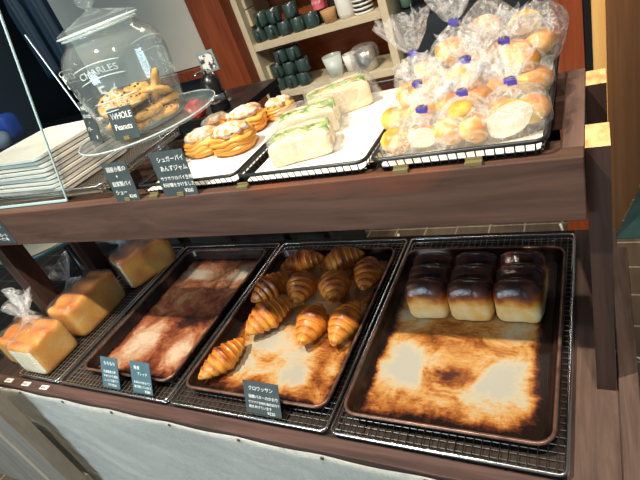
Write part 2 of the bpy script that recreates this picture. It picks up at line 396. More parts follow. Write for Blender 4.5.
# ================================================================== LOWER RACKS
def rack(x0, x1, y0, y1, label):
    r = thing('cooling_rack', label, 'rack', ((x0+x1)/2, (y0+y1)/2, L), 0, 'wire racks on the lower shelf')
    hx, hy = (x1-x0)/2, (y1-y0)/2
    b = B(); tube(b, rr(-hx, hx, -hy, hy, .012, .0145), .0034, 8, closed=True); obj('rim', b, M['chrome'], r, True)
    b = B(); tube(b, rr(-hx+.004, hx-.004, -hy+.004, hy-.004, .012, .0035), .0022, 6, closed=True); obj('lower_frame', b, M['chrome'], r, True)
    b = B(); n = int(2*hx/.0150); m = int(2*hy/.0150)
    for i in range(1, n):
        x = -hx+2*hx*i/n; bar(b, (x, -hy+.003, .0068), (x, hy-.003, .0068), .0009); bar(b, (x, -hy+.002, .0068), (x, -hy+.001, .0135), .0008); 
    for j in range(1, m):
        y = -hy+2*hy*j/m; bar(b, (-hx+.003, y, .0052), (hx-.003, y, .0052), .0009)
    obj('wire_mesh', b, M['wire'], r)
    return r
rack(-.495, -.062, .487, 1.150, 'chrome wire rack under the right-hand pan with the burnt loaves')
rack(-.954, -.508, .487, 1.147, 'chrome wire rack under the croissant pan')
rack(-1.408, -.968, .487, 1.145, 'chrome wire rack under the empty scorched pan')
rack(-1.622, -1.422, .487, 1.143, 'chrome wire rack at the far left under the bagged loaves')

# ================================================================== BAKING PANS
def pan(x0, x1, y0, y1, label, lm, rz=0):
    p = thing('baking_pan', label, 'baking pan', ((x0+x1)/2, (y0+y1)/2, L+.0085), rz, 'dark baking pans on the lower shelf')
    hx, hy = (x1-x0)/2, (y1-y0)/2
    def R(d, z, r): return rr(-hx+d, hx-d, -hy+d, hy-d, r, z, 6)
    b = B(); loft(b, [R(.016, .0, .022), R(.008, .012, .026), R(.003, .029, .030), R(.0045, .0295, .030), R(.011, .013, .026), R(.019, .0022, .020)], True, True)
    obj('pan_body', b, M['pansteel'], p, False)
    b = B(); tube(b, R(.002, .0295, .031), .0038, 8, closed=True); obj('rolled_rim', b, M['panrim'], p, True)
    b = B(); loft(b, [R(.0205, .0024, .02), R(.0205, .0036, .02)], True, True); obj('liner', b, lm, p)
    return p
l3 = liner_mat('scorched liner right', [(.19, .29, .17, .11, -.55), (.76, .24, .17, .11, -.55), (.78, .52, .16, .08, -.30), (.13, .60, .13, .07, -.28), (.47, .24, .13, .045, .42), (.33, .44, .25, .07, .18), (.98, .5, .05, .5, .3), (1.0, .3, .09, .9, .5), (.5, .01, .7, .05, .22), (.0, .1, .04, .25, .25), (.55, .62, .3, .12, .12)], 1.3, .9, .17)
l2 = liner_mat('scorched liner middle', [(.68, .15, .15, .08, -.45), (.33, .36, .18, .08, -.35), (.12, .25, .10, .25, .25), (.85, .10, .1, .1, .2), (.55, .30, .2, .06, -.2), (.2, .2, .2, .08, -.25), (.85, .30, .08, .3, .22), (.48, .22, .12, .06, .10), (.35, .02, .3, .07, .30), (.0, .35, .08, .4, .55)], 4.1, .7, .12)
l1 = liner_mat('scorched liner left', [(.30, .22, .16, .16, -.50), (.80, .16, .14, .10, -.55), (.25, .84, .16, .05, -.7), (.85, .83, .14, .05, -.65), (.60, .30, .14, .12, .25), (.55, .05, .2, .10, .35), (.7, .42, .3, .05, .35)], 7.7, .9, .22,
    [(0, (.56, .44, .34)), (.2, (.48, .30, .19)), (.42, (.33, .115, .05)), (.6, (.16, .04, .018)), (.78, (.045, .013, .009)), (1, (.012, .008, .008))])
pan(-.478, -.078, .520, 1.068, 'large dark pan at the right holding three burnt-top loaves', l3)
pan(-.925, -.515, .522, 1.078, 'dark pan in the middle holding the croissants', l2)
pan(-1.335, -.975, .528, 1.090, 'empty dark pan with brown and white scorch marks, left of the croissants', l1)

# ================================================================== BREAD
def set_tone(bm, fn):
    lay = bm.verts.layers.float.get('tone') or bm.verts.layers.float.new('tone')
    for v in bm.verts: v[lay] = fn(v)
def rounded_block(w_, l_, h_, n=6, cuts=16):
    bm = B(); bmesh.ops.create_cube(bm, size=2)
    bmesh.ops.subdivide_edges(bm, edges=bm.edges[:], cuts=cuts, use_grid_fill=True)
    for v in bm.verts:
        x, y, z = v.co; k = (abs(x)**n+abs(y)**n+abs(z)**n)**(-1/n)
        v.co = Vector((x*k*w_/2, y*k*l_/2, z*k*h_/2))
    return bm
def burnt_loaf(loc, label, seed, w_=.099, l_=.152, h_=.088, rz=0):
    bm = rounded_block(w_, l_, h_, 7, 22)
    for v in bm.verts:
        x, y, z = v.co; t = max(0, z/(h_/2)); s = Vector((x*20+seed*3, y*20, z*20))
        lob = abs(sin(pi*(y/l_+.5)*3))**.8
        top = t**2
        v.co.z += top*(.019*lob-.009+.010*(1-(2*x/w_)**2)) + .0022*mn.noise(s*2)
        v.co.x *= 1+.05*top*(1-abs(z)/h_) - .04*(z < -h_*.3)+.03*mn.noise(s*.7)
        v.co.z = max(0, v.co.z+h_/2)
    H = h_+.012
    def tone(v):
        z = v.co.z/H; n = mn.noise(v.co*26+Vector((seed*5, 0, 0)))
        e = mn.noise(v.co*60+Vector((0, seed*3, 0)))
        return max(0, min(1, .04+.16*n+.14*z+.74*max(0, min(1, (z-.50)/.46))**.9+.10*e*z))
    set_tone(bm, tone)
    o = obj('loaf', bm, M['loaf'], None, True, loc, (0, 0, rz)); return tag(o, label, 'bread', 'burnt-top loaves in the right pan')
zp = L+.0085+.0042
burnt_loaf((-.366, .893, zp), 'blackened-top milk loaf, leftmost of the three loaves in the right pan', 1, rz=.02)
burnt_loaf((-.264, .892, zp), 'blackened-top milk loaf in the middle of the three in the right pan', 2, rz=-.01)
burnt_loaf((-.162, .894, zp), 'blackened-top milk loaf, rightmost of the three, pale side showing', 3, rz=-.02)

def croissant(loc, rz, Ln, R_, bend, label, seed, dark=0, lift=0):
    bm = B(); nu, nv = 64, 24; rings = []; lay = bm.verts.layers.float.new('tone'); R_ *= 1.14; Ln *= 1.03
    nseg = 4.5
    for i in range(nu+1):
        u = -1+2*i/nu; au = min(abs(u), .995)
        s = au*nseg; fr = s-math.floor(s)
        r = R_*((1-au**1.7)**.62)*(.80+.20*(1-au))
        step = (1-fr)**.8                      # each wrap is thickest on its middle side
        r2 = r*(.83+.20*step)
        cx = u*Ln/2; cy = bend*(u*u)*Ln/2
        ring = []
        for k in range(nv):
            a = 2*pi*k/nv
            nn = mn.noise(Vector((u*5+seed*7, cos(a)*1.5, sin(a)*1.5)))
            q = r2*(1+.07*nn)
            flat = .82 if sin(a) < 0 else .98
            v = bm.verts.new((cx+.25*r*(sin(a))*0, cy+q*cos(a)*1.02, q*sin(a)*flat))
            tn = .13+.56*(1-fr)**1.8+.30*max(0, sin(a))-.12*au+.28*nn+dark*.6+.08*sin(s*26+nn*3)  # dark: shade on the rear rows, painted into the crust tone
            if fr < .13: tn -= .30
            v[lay] = max(0, min(1, tn)); ring.append(v)
        rings.append(ring)
    for A, Bq in zip(rings, rings[1:]):
        for k in range(nv): bm.faces.new((A[k], A[(k+1) % nv], Bq[(k+1) % nv], Bq[k]))
    bm.faces.new(rings[0]); bm.faces.new(rings[-1])
    zm = min(v.co.z for v in bm.verts)
    for v in bm.verts: v.co.z = max(v.co.z-zm, 0)-.0
    o = obj('croissant', bm, M['croissant'], None, True, (loc[0], loc[1], zp-.0003+lift), (0, 0, rz))
    return tag(o, label, 'croissant', 'croissants in the middle pan')
CR = [((-.848, .615), 1.20, .150, .033, .10, 'golden croissant lying alone at the front left of the pan', 0),
      ((-.795, .768), 1.05, .150, .040, -.12, 'broad croissant pointing to the left front, behind the lone one', .02),
      ((-.648, .752), 1.62, .142, .036, .04, 'croissant in the centre of the pan with its tip to the front', .0),
      ((-.562, .765), 1.50, .150, .034, -.06, 'croissant in the front row against the right wall of the pan', .0),
      ((-.852, .885), 1.15, .135, .036, .05, 'shaded croissant against the left wall of the pan in the middle row', .22),
      ((-.745, .890), 1.75, .125, .038, .05, 'rounded croissant in the middle row, second from the left', .12),
      ((-.642, .898), 1.95, .130, .039, .08, 'rounded croissant in the middle row, behind the centre front one', .10),
      ((-.800, 1.010), .35, .140, .034, -.10, 'dark croissant at the back left corner of the pan', .30),
      ((-.668, 1.015), .55, .135, .036, -.15, 'croissant at the back wall of the pan, middle of the back row', .16),
      ((-.562, .955), 1.75, .135, .036, .05, 'dark croissant at the back right corner of the pan', .28)]
for i, (p, rz, Ln, R_, bd, lab, row_shade) in enumerate(CR): croissant(p, rz, Ln, R_, bd, lab, i+1, row_shade)

# bagged square loaves at the far left
def square_loaf(loc, w_, l_, h_, label, seed, rz=0, lobes=2, name='square_loaf', grp='square loaves on the left rack', white_end=True):
    bm = rounded_block(w_, l_, h_, 9, 16); lay = bm.verts.layers.float.new('tone')
    for v in bm.verts:
        x, y, z = v.co; t = max(0, z/(h_/2))**2
        v.co.z += t*(.010*abs(cos(pi*(y/l_+.5)*lobes))-.003)+h_/2
        v.co.x *= 1+.02*mn.noise(Vector((x*20, y*20+seed, z*20)))
        v[lay] = max(0, min(1, .30+.35*t+.25*mn.noise(Vector((x*18+seed*3, y*18, z*18)))+(.22 if seed == 4 else 0)))  # fourth loaf gets its shadow painted into the crust tone
    for f in bm.faces:
        c = f.calc_center_median()
        if white_end and c.y < -l_*.47 and abs(c.x) < w_*.45 and .06*h_ < c.z < .93*h_: f.material_index = 1
    return tag(obj(name, bm, [M['shokupan'], M['crumb']], None, True, loc, (0, 0, rz)), label, 'bread', grp)
def loaf_bag(loc, w_, l_, h_, label, seed, rz, neck, tuft_dir, tl=.07):
    """film close around the loaf, gathered into a neck and a flared tuft"""
    t = thing('bread_bag', label, 'bag', loc, rz, 'clear bags around the square loaves')
    bm = rounded_block(w_+.008, l_+.010, h_+.016, 7, 14)
    for v in bm.verts:
        q = mn.noise(v.co*30+Vector((seed, 0, 0)))
        v.co += v.co.normalized()*.002*q; v.co.z += (h_+.016)/2-.0008
        if v.co.z < 0: v.co.z = 0
    obj('film', bm, M['filmlite'], t, True)
    bm = B(); d = Vector(tuft_dir).normalized(); n0 = Vector(neck); e1 = d.orthogonal().normalized(); e2 = d.cross(e1)
    loops = []
    for i in range(15):
        q = i/14; s = q*tl
        r = .034*(1-q/.35)**1.5+.007 if q < .35 else .007+.040*((q-.35)/.65)**.8
        lp = []
        for k in range(36):
            a = 2*pi*k/36; rr_ = r*(1+.35*sin(a*7+seed+2*q)*min(1, .3+q)+.15*sin(a*3+seed*2))
            lp.append(n0+d*(s+.010*q*sin(a*4+seed))+e1*rr_*cos(a)+e2*rr_*sin(a)*.6)
        loops.append(lp)
    loft(bm, loops); obj('gathered_neck', bm, M['film'], t, True)
    return t
zr = L+.0078
square_loaf((-1.545, .568, zr+.001), .128, .135, .112, 'square loaf at the very front of the left rack, white end facing forward', 1)
loaf_bag((-1.545, .568, zr), .128, .135, .112, 'clear bag around the frontmost square loaf on the left rack', 1.2, 0, (-.05, .03, .118), (-.55, .35, .55), .10)
square_loaf((-1.540, .765, zr+.001), .125, .215, .116, 'long square loaf behind the frontmost one on the left rack', 2, lobes=3, white_end=False)
loaf_bag((-1.540, .765, zr), .125, .215, .116, 'clear bag around the long square loaf on the left rack', 2.5, 0, (-.055, .02, .12), (-.6, .3, .5), .10)
square_loaf((-1.688, .595, L+.0002), .105, .13, .10, 'square loaf hard against the left edge of the left rack', 3, white_end=False)
loaf_bag((-1.688, .595, L-.0008), .105, .13, .10, 'clear bag around the square loaf at the left edge of the rack', 4.1, 0, (-.02, .05, .105), (-.3, .5, .6), .10)
square_loaf((-1.480, 1.005, zr+.001), .108, .20, .125, 'tall square loaf at the back right of the left rack, pale end forward', 4, -.42)
loaf_bag((-1.480, 1.005, zr), .108, .20, .125, 'clear bag around the tall square loaf at the back of the left rack', 5.4, -.42, (-.03, -.03, .132), (-.6, -.1, .6), .085)

# ================================================================== UPPER TRAYS
def basket(x0, x1, y0, y1, label, paper_lab=None, step=.0135):
    t = thing('wire_tray', label, 'tray', ((x0+x1)/2, (y0+y1)/2, T+.0005), 0, 'black wire trays on the top shelf')
    hx, hy = (x1-x0)/2, (y1-y0)/2
    b = B(); tube(b, rr(-hx, hx, -hy, hy, .016, .024), .0036, 8, closed=True); obj('rim', b, M['blackwire'], t, True)
    b = B(); n = int(2*hx/step); m = int(2*hy/step); i_ = .006
    for i in range(1, n):
        x = -hx+2*hx*i/n; tube(b, [(x, -hy, .024), (x*.985, -hy+i_, .0018), (x*.985, hy-i_, .0018), (x, hy, .024)], .0011, 4)
    for j in range(1, m):
        y = -hy+2*hy*j/m; tube(b, [(-hx, y, .024), (-hx+i_, y, .0045), (hx-i_, y, .0045), (hx, y, .024)], .0011, 4)
    obj('wire_mesh', b, M['blackwire'], t)
    b = B(); loft(b, [rr(-hx+i_+.003, hx-i_-.003, -hy+i_+.003, hy-i_-.003, .008, .0060), rr(-hx+i_+.003, hx-i_-.003, -hy+i_+.003, hy-i_-.003, .008, .0072)], True, True)
    obj('paper_liner', b, M['paper'], t)
    return t
basket(-.319, -.062, .664, 1.075, 'black wire tray at the right, piled with bagged buns')
basket(-.592, -.330, .664, 1.055, 'black wire tray in the middle with the wrapped sandwiches')
basket(-.872, -.602, .672, 1.050, 'black wire tray with white paper under the sugared pastries')
zt = T+.0005+.0073
# ---------------- buns in bags
def bun(loc, r, seed, label, grp, rot=(0, 0, 0), half=False):
    bm = B(); bmesh.ops.create_icosphere(bm, subdivisions=3, radius=1); lay = bm.verts.layers.float.new('tone')
    for v in bm.verts:
        z = v.co.z; n = mn.noise(v.co*1.6+Vector((seed*4, 0, 0)))
        v[lay] = max(0, min(1, .28+.42*z+.35*n)); k = 1+.06*n
        v.co = Vector((v.co.x*r*k, v.co.y*r*k*.88, v.co.z*r*.72*k))
    if half:
        geom = bm.verts[:]+bm.edges[:]+bm.faces[:]
        res = bmesh.ops.bisect_plane(bm, geom=geom, plane_co=(0, -r*.05, 0), plane_no=(0, -1, 0.1), clear_outer=True)
        es = [e for e in res['geom_cut'] if isinstance(e, bmesh.types.BMEdge)]
        f = bmesh.ops.edgenet_fill(bm, edges=es)['faces']
        for q in f: q.material_index = 1
    return tag(obj('bread_roll', bm, [M['bun'], M['crumb']], None, not half, loc, rot), label, 'bread', grp)
def bun_bag(cx, cy, z0, rx, ry, h, tl, lean, seed, where, buns):
    rx *= 1.08; ry *= 1.08; buns = [(a, b_, c, d*.9, e, f) for a, b_, c, d, e, f in buns]
    grp = 'rolls inside the bag '+where
    t = thing('bun_bag', 'knotted clear bag of bread rolls '+where, 'bag', (cx, cy, z0), 0, 'clear bags of rolls on the right-hand top tray')
    bm = B(); loops = []; N = 56; ns = 34; lx, ly = lean
    tie = h
    for i in range(ns+1):
        q = i/ns
        if q < .62:
            s = q/.62; z = s*h
            f = (1-(abs(2*s-.72)/1.28)**2.4 if s > .36 else 1-(1-s/.36)**3*.35)
            if s > .36: f = max(.10, (1-((s-.36)/.64)**2.6))
            f = max(f, .10)
            fl = 0
        else:
            s = (q-.62)/.38; z = h+s*tl; f = .10+.72*s**.7; fl = s
        lp = []
        for k in range(N):
            a = 2*pi*k/N
            pl = (sin(a*11+seed*3+q*5)*.4+sin(a*5+seed)*.35+.6*mn.noise(Vector((cos(a)*3+seed*5, sin(a)*3, q*9))))
            wob = .10*mn.noise(Vector((cos(a)*2+seed*9, sin(a)*2, q*7)))
            amt = .05+.22*(1-abs(f)) if not fl else .30
            r = f*(1+wob*1.4+amt*pl)
            zz = z+(.020*mn.noise(Vector((cos(a)*2.5, sin(a)*2.5+seed, 3)))*fl*1.5)
            u = (z/h)**1.5
            sy = 1 if not fl else .6
            lp.append((rx*r*cos(a)+lx*u, ry*r*sin(a)*sy+ly*u, max(0.0, zz)))
        loops.append(lp)
    loft(bm, loops, True); obj('film', bm, M['film'], t, True)
    b2 = B(); lathe(b2, [(rx*.13, -.004), (rx*.17, -.003), (rx*.17, .003), (rx*.13, .004)], 14, (lx, ly, h))
    o = obj('twist_tie', b2, M['violet'], t, True)
    b2 = B(); box(b2, lx-.002, lx+.011, ly-ry*.17-.003, ly-ry*.17, h-.004, h+.004, .0006); obj('tie_tab', b2, M['violet'], o)
    for i, (dx, dy, dz, r, hf, rot) in enumerate(buns):
        pos = 'topmost' if dz > .048 else 'rear' if dy > .012 and abs(dx) < .015 else 'left' if dx < 0 else 'right'
        bun((cx+dx, cy+dy, z0+dz), r, seed+i*1.7, ('golden %s roll in the bag ' if not hf else 'cut pale %s roll in the bag ') % pos+where, grp, rot, hf)
R_ = .030
S3 = [(-.022, -.02, .030, .035, 0, (0, .2, .4)), (.022, -.016, .032, .035, 0, (.3, 0, 1)), (0, .028, .032, .034, 0, (0, 0, 2))]
BG = [  # cx, cy, z0, rx, ry, h, tuft, lean, where, buns
 (-.287, .925, zt, .050, .056, .104, .070, (-.006, -.015), 'at the back left of the tray', S3+[(.012, -.012, .068, .026, 0, (.2, .3, 0))]),
 (-.178, 1.030, zt+.006, .056, .052, .140, .060, (.0, .0), 'at the very back of the tray, middle', S3+[(-.004, -.010, .085, .034, 0, (.2, 0, .5))]),
 (-.222, .935, zt+.012, .054, .056, .118, .066, (.0, .018), 'behind the central bag', S3+[(-.004, -.014, .078, .033, 0, (.2, 0, .5))]),
 (-.108, 1.000, zt+.012, .052, .056, .112, .078, (.024, .012), 'at the back right corner of the tray', [(-.018, -.022, .034, .034, 0, (0, .2, .4)), (.018, .01, .036, .034, 0, (.3, 0, 1)), (.000, -.014, .078, .032, 1, (.5, 0, .3))]),
 (-.280, .805, zt, .050, .056, .078, .034, (.014, .008), 'on the left side, second from the front', S3+[(0, 0, .058, .028, 0, (.1, 0, 2))]),
 (-.195, .825, zt, .054, .058, .092, .036, (.006, .020), 'in the centre of the tray', S3+[(.002, -.008, .066, .031, 0, (.2, .5, 0))]),
 (-.112, .875, zt, .052, .060, .098, .040, (-.020, .008), 'on the right side, second from the front', S3+[(.006, -.012, .070, .033, 0, (.2, .5, 0))]),
 (-.262, .708, zt, .052, .040, .062, .032, (.020, .026), 'at the front left corner of the tray', [(-.022, -.004, .027, .028, 0, (.7, .2, .4)), (.021, -.004, .027, .028, 1, (.25, 0, .1))]),
 (-.180, .716, zt, .044, .042, .074, .036, (.0, .030), 'at the front of the tray, middle', [(-.019, -.004, .028, .029, 0, (.5, .2, .4)), (.019, -.004, .028, .029, 0, (.8, 0, 1)), (0, .006, .052, .026, 0, (0, .4, 2))]),
 (-.108, .732, zt, .048, .052, .074, .036, (-.004, .026), 'at the front right corner of the tray', [(-.004, -.022, .034, .038, 1, (.15, -.5, .15)), (.024, .010, .032, .031, 0, (.3, 0, 1)), (-.018, .02, .03, .030, 0, (0, 0, 2))]),
]
for i, (cx, cy, z0, rx, ry, h, tl, lean, where, bs) in enumerate(BG): bun_bag(cx, cy, z0, rx, ry, h, tl, lean, i*1.37+.5, where, bs)

# ---------------- sandwiches
def sandwich(cx, cy, rz, label, seed, W=.125, D=.088, H=.046, red=False):
    t = thing('wrapped_sandwich', label, 'sandwich', (cx, cy, zt), rz, 'wrapped sandwiches on the middle top tray')
    # slices stand on edge side by side, so the cut face with its filling looks up
    ys = (-D/2+.011, 0, D/2-.009); ths = (.022, .012, .016)
    for k in range(3):
        hh = H*(1.0, .92, 1.04)[k]
        bm = rounded_block(W, ths[k], hh, 7, 12)
        for v in bm.verts:
            n = mn.noise(v.co*25+Vector((seed*3+k, 0, 0))); v.co.z = max(v.co.z+hh/2+.003*n, .0006); v.co.y += ys[k]+.002*n; v.co.x += .003*n
        obj('bread_slice', bm, M['sandbread'], t, True)
    for k in range(2):
        y0 = ys[k]+ths[k]/2; y1 = ys[k+1]-ths[k+1]/2; yc = (y0+y1)/2
        bm = rounded_block(W*.95, y1-y0+.002, H*.98, 5, 16)
        for v in bm.verts:
            n = mn.noise(v.co*75+Vector((seed, k*3, 0))); v.co.z = max(v.co.z+H*.49+(.003+.006*n)*(v.co.z > 0), .0006); v.co.y += yc
        obj('filling', bm, M['tomato'] if (red and k == 1) else M['filling'], t, True)
        bm = B(); n = 46; rows = []
        for j in range(9):
            row = []
            for i in range(n+1):
                x = -W*.48+W*.96*i/n; q = j/8; w_ = mn.noise(Vector((x*38+seed*2, q*2.2, k*5)))
                cover = max(.0, min(1, .30+3.2*mn.noise(Vector((x*30+seed*4, k*7, 1)))))
                yy = y0+.001+(y1-y0)*min(.95, cover)*q
                zz = H*1.0+.004*sin(q*pi)+.0055*w_-(.010 if q in (0., 1.) else 0)
                row.append(bm.verts.new((x, yy, zz)))
            rows.append(row)
        for j in range(8):
            for i in range(n): bm.faces.new((rows[j][i], rows[j][i+1], rows[j+1][i+1], rows[j+1][i]))
        bmesh.ops.solidify(bm, geom=bm.faces[:], thickness=.0016)
        obj('lettuce', bm, M['lettuce'], t, True)
    bm = rounded_block(W+.012, D+.008, H+.014, 6, 16)
    for v in bm.verts:
        q = mn.noise(v.co*32+Vector((seed*2, 0, 0))); v.co += v.co.normalized()*.004*q; v.co.z = max(v.co.z+(H+.014)/2, .0)
        if v.co.x > W/2: v.co.x += .012*(1+q)*(1-v.co.z/H*.4)
    obj('wrapper', bm, M['wrap'], t, True)
sandwich(-.491, .765, .30, 'wrapped lettuce sandwich at the front of the middle tray', 1, .118, .080)
sandwich(-.520, .862, .34, 'wrapped lettuce sandwich second from the front of the middle tray', 2, .122, .078, .050)
sandwich(-.494, .968, .55, 'wrapped sandwich with red filling, rearmost on the middle tray', 3, .135, .074, .054, True)

# ---------------- sugared pastries
def pastry(cx, cy, rz, label, seed, s=1.0):
    t = thing('sugared_pastry', label, 'pastry', (cx, cy, zt), rz, 'sugared pastries on the left top tray')
    bm = B(); nu, nv = 40, 30; lay = bm.verts.layers.float.new('tone'); rows = []
    for j in range(nv+1):
        q = j/nv; row = []
        for i in range(nu):
            a = 2*pi*i/nu; n = mn.noise(Vector((cos(a)*1.5+seed*4, sin(a)*1.5, q*4)))
            prof = (1-abs(2*q-.85)**3/2.6)
            if q > .8: prof *= 1-((q-.8)/.2)**2*.75
            groove = .045*sin(q*34+3*n+2*sin(a*2))
            sq = (abs(cos(a))**4+abs(sin(a))**4)**(-.25)
            r = .041*s*max(.05, prof)*(1+groove+.10*n)*(.6+.4*sq)
            v = bm.verts.new((r*cos(a)*1.15, r*sin(a), q*.046*s*(1+.18*mn.noise(Vector((cos(a)*2+seed, sin(a)*2, 1))))))
            v[lay] = max(0, min(1, .42+.5*sin(q*34+3*n+2*sin(a*2))*.5+.3*n)); row.append(v)
        rows.append(row)
    for A, Bq in zip(rows, rows[1:]):
        for k in range(nu): bm.faces.new((A[k], A[(k+1) % nu], Bq[(k+1) % nu], Bq[k]))
    bm.faces.new(rows[0]); bm.faces.new(rows[-1])
    obj('layers', bm, M['pastry'], t, True)
    bm = B(); rows = []
    for j in range(9):
        q = j/8; row = []
        for i in range(36):
            a = 2*pi*i/36; n = mn.noise(Vector((cos(a)*2.2+seed*3, sin(a)*2.2, q*2)))
            r = .034*s*q*(1+.42*n*q)
            sq = (abs(cos(a))**4+abs(sin(a))**4)**(-.25)
            row.append(bm.verts.new((r*cos(a)*1.15*(.7+.3*sq), r*sin(a)*(.7+.3*sq), (.0545-.012*q**3)*s+.004*n*q)))
        rows.append(row)
    for A, Bq in zip(rows[1:], rows[2:]):
        for k in range(36): bm.faces.new((A[k], A[(k+1) % 36], Bq[(k+1) % 36], Bq[k]))
    bm.faces.new(rows[1]); bm.faces.new(rows[-1][::-1])
    bmesh.ops.remove_doubles(bm, verts=bm.verts[:], dist=1e-5)
    for v in bm.verts: pass
    # give the sugar cap a little body down into the pastry
    r = bmesh.ops.extrude_face_region(bm, geom=[f for f in bm.faces if len(f.verts) > 20 and f.calc_center_median().z < .0540*s])
    for v in r['geom']:
        if isinstance(v, bmesh.types.BMVert): v.co.z -= .006
    obj('sugar_topping', bm, M['sugar'], t, True)
pastry(-.800, .850, .2, 'sugar-dusted pastry at the front left of the pastries', 1, 1.05)
pastry(-.708, .838, .1, 'sugar-dusted pastry at the front right beside the sandwich tray', 2, 1.12)
pastry(-.826, .945, .25, 'sugar-dusted pastry at the left in the second row', 3, .98)
pastry(-.735, .942, .3, 'sugar-dusted pastry in the second row beside the sandwiches', 4, 1.1)
pastry(-.672, 1.004, .5, 'browner pastry at the back right corner of the pastry tray', 5, .85)

# ================================================================== PLATES, THEIR BASKET, STAND, JAR
pb = thing('wire_basket', 'silver wire basket under the stack of white plates', 'basket', (-1.30, .84, T+.0005))
b = B(); tube(b, rr(-.34, .27, -.14, .19, .02, .024), .003, 8, closed=True); obj('rim', b, M['chrome'], pb, True)
b = B()
for i in range(1, 60):
    x = -.34+.61*i/60; tube(b, [(x, -.14, .024), (x, -.135, .0015), (x, .185, .0015), (x, .19, .024)], .0011, 4)
for j in range(1, 34):
    y = -.14+.33*j/34; tube(b, [(-.34, y, .024), (-.335, y, .0038), (.265, y, .0038), (.27, y, .024)], .0011, 4)
for zz in (.009, .017): tube(b, rr(-.337, .267, -.137, .187, .02, zz), .0011, 4, closed=True)
obj('wire_mesh', b, M['wire'], pb)
first = None
NP = 10
ORD = ['topmost', 'second from the top', 'third from the top', 'fourth from the top', 'fifth from the top', 'sixth from the top', 'seventh from the top', 'eighth from the top', 'ninth from the top', 'lowest']
for k in range(NP):
    hx, hy = .165, .125
    lab = 'off-white square plate, %s in the stack beside the cookie jar' % ORD[NP-1-k]
    if first is None:
        b = B()
        loft(b, [rr(-hx+.02, hx-.02, -hy+.02, hy-.02, .02, 0), rr(-hx+.003, hx-.003, -hy+.003, hy-.003, .024, .0010), rr(-hx, hx, -hy, hy, .026, .0026), rr(-hx, hx, -hy, hy, .026, .0098), rr(-hx+.001, hx-.001, -hy+.001, hy-.001, .026, .0104), rr(-hx+.014, hx-.014, -hy+.014, hy-.014, .022, .0085), rr(-hx+.03, hx-.03, -hy+.03, hy-.03, .02, .0082)], True, True)
        o = first = obj('square_plate', b, M['plate'], None)
    else: o = first.copy(); COL.objects.link(o)
    o.location = (-1.353+.003*sin(k*2.1), .842+.003*cos(k*1.7), T+.0065+k*.0112); o.rotation_euler = (0, 0, -.06+.015*sin(k*1.3))
    tag(o, lab, 'plate', 'stack of off-white square plates')
# acrylic guard
g = thing('acrylic_guard', 'clear leaning acrylic guard with pale edges in front of the plates', 'guard', (-1.162, .692, T+.001))
b = B(); th = .003; tp = (.0, .42)
def slab(b, x0, x1):
    v = [(x0, 0, 0), (x1, 0, 0), (x1+.179, 0, tp[1]), (x0+(.179 if x0 > -.1 else 0), 0, tp[1])]
    V0 = [b.verts.new(p) for p in v]; V1 = [b.verts.new((p[0], p[1]-th, p[2])) for p in v]
    b.faces.new(V0); b.faces.new(V1[::-1])
    for i in range(4): b.faces.new((V0[i], V0[(i+1) % 4], V1[(i+1) % 4], V1[i]))
slab(b, -.62, -.0025); obj('sheet', b, M['acrylic'], g)
b = B(); slab(b, -.0023, .0028); obj('side_edge', b, M['acredge'], g)
b = B(); box(b, -.62, .0015, -.0045, .0012, -.0008, .0042); obj('bottom_edge', b, M['acredge'], g)
rod = B(); tube(rod, [(-1.36, 1.035, 1.0), (-1.43, 1.035, 1.42)], .0028, 8)
tag(obj('support_rod', rod, M['tin']), 'thin grey metal rod leaning behind the plates', 'rod')

# cake stand
cs = thing('cake_stand', 'clear glass footed cake stand under the cookie jar', 'cake stand', (-.925, .838, T+.0005))
b = B(); lathe(b, [(.046, 0), (.044, .006), (.022, .018), (.012, .045), (.012, .08), (.03, .098), (.035, .101)], 40, (0, 0, 0), True); obj('foot', b, M['glass'], cs, True)
b = B(); lathe(b, [(.001, .103), (.15, .103), (.168, .106), (.172, .111), (.170, .1135), (.165, .110), (.15, .1075), (.001, .1075)], 72, (0, 0, 0), True, True); obj('plate_top', b, M['glass'], cs, True)
b = B(); tube(b, [(.170*cos(2*pi*k/72), .170*sin(2*pi*k/72), .1125) for k in range(72)], .0016, 6, closed=True); obj('rim', b, M['emboss'], cs, True)
zj = T+.0005+.1078
jar = thing('cookie_jar', 'large clear glass cookie jar with raised lettering and a knobbed lid', 'jar', (-.925, .838, zj), -.55)
jar.scale = (1, 1, .955)
b = B()
lathe(b, [(.080, 0), (.095, .003), (.100, .012), (.104, .04), (.111, .10), (.116, .15), (.113, .178), (.100, .200), (.084, .212), (.078, .222), (.080, .230), (.077, .232), (.075, .222), (.081, .210), (.097, .197), (.110, .176), (.113, .15), (.108, .10), (.101, .04), (.096, .014), (.088, .007), (.02, .006)], 72, (0, 0, 0), True, True)
obj('body', b, M['glass'], jar, True)
b = B(); lathe(b, [(.074, .2325), (.084, .2325), (.088, .236), (.087, .241), (.078, .245), (.05, .256), (.02, .264), (.010, .268), (.009, .273), (.017, .278), (.022, .286), (.019, .295), (.008, .299), (.001, .2995)], 56, (0, 0, 0), True); obj('lid', b, M['glass'], jar, True)
b = B()
for z_, r_ in ((.2345, .0885), (.2275, .0825)): tube(b, [(r_*cos(2*pi*k/64), r_*sin(2*pi*k/64), z_) for k in range(64)], .0022, 6, closed=True)
obj('rim_ring', b, M['emboss'], jar, True)
def wrap_text(body, size, z, a0, R0=.1125, arc=0., name='raised_lettering'):
    o = text_mesh(body, size, M['emboss'], jar, Matrix.Identity(4), name, .0008, 'CENTER')
    for v in o.data.vertices:
        x, y, zz = v.co; a = a0+x/R0
        if arc: y += arc*(1-(x/.06)**2)
        Rz = R0+(z+y-.10)*.10; v.co = Vector(((Rz+zz)*cos(a), (Rz+zz)*sin(a), z+y))
    return o
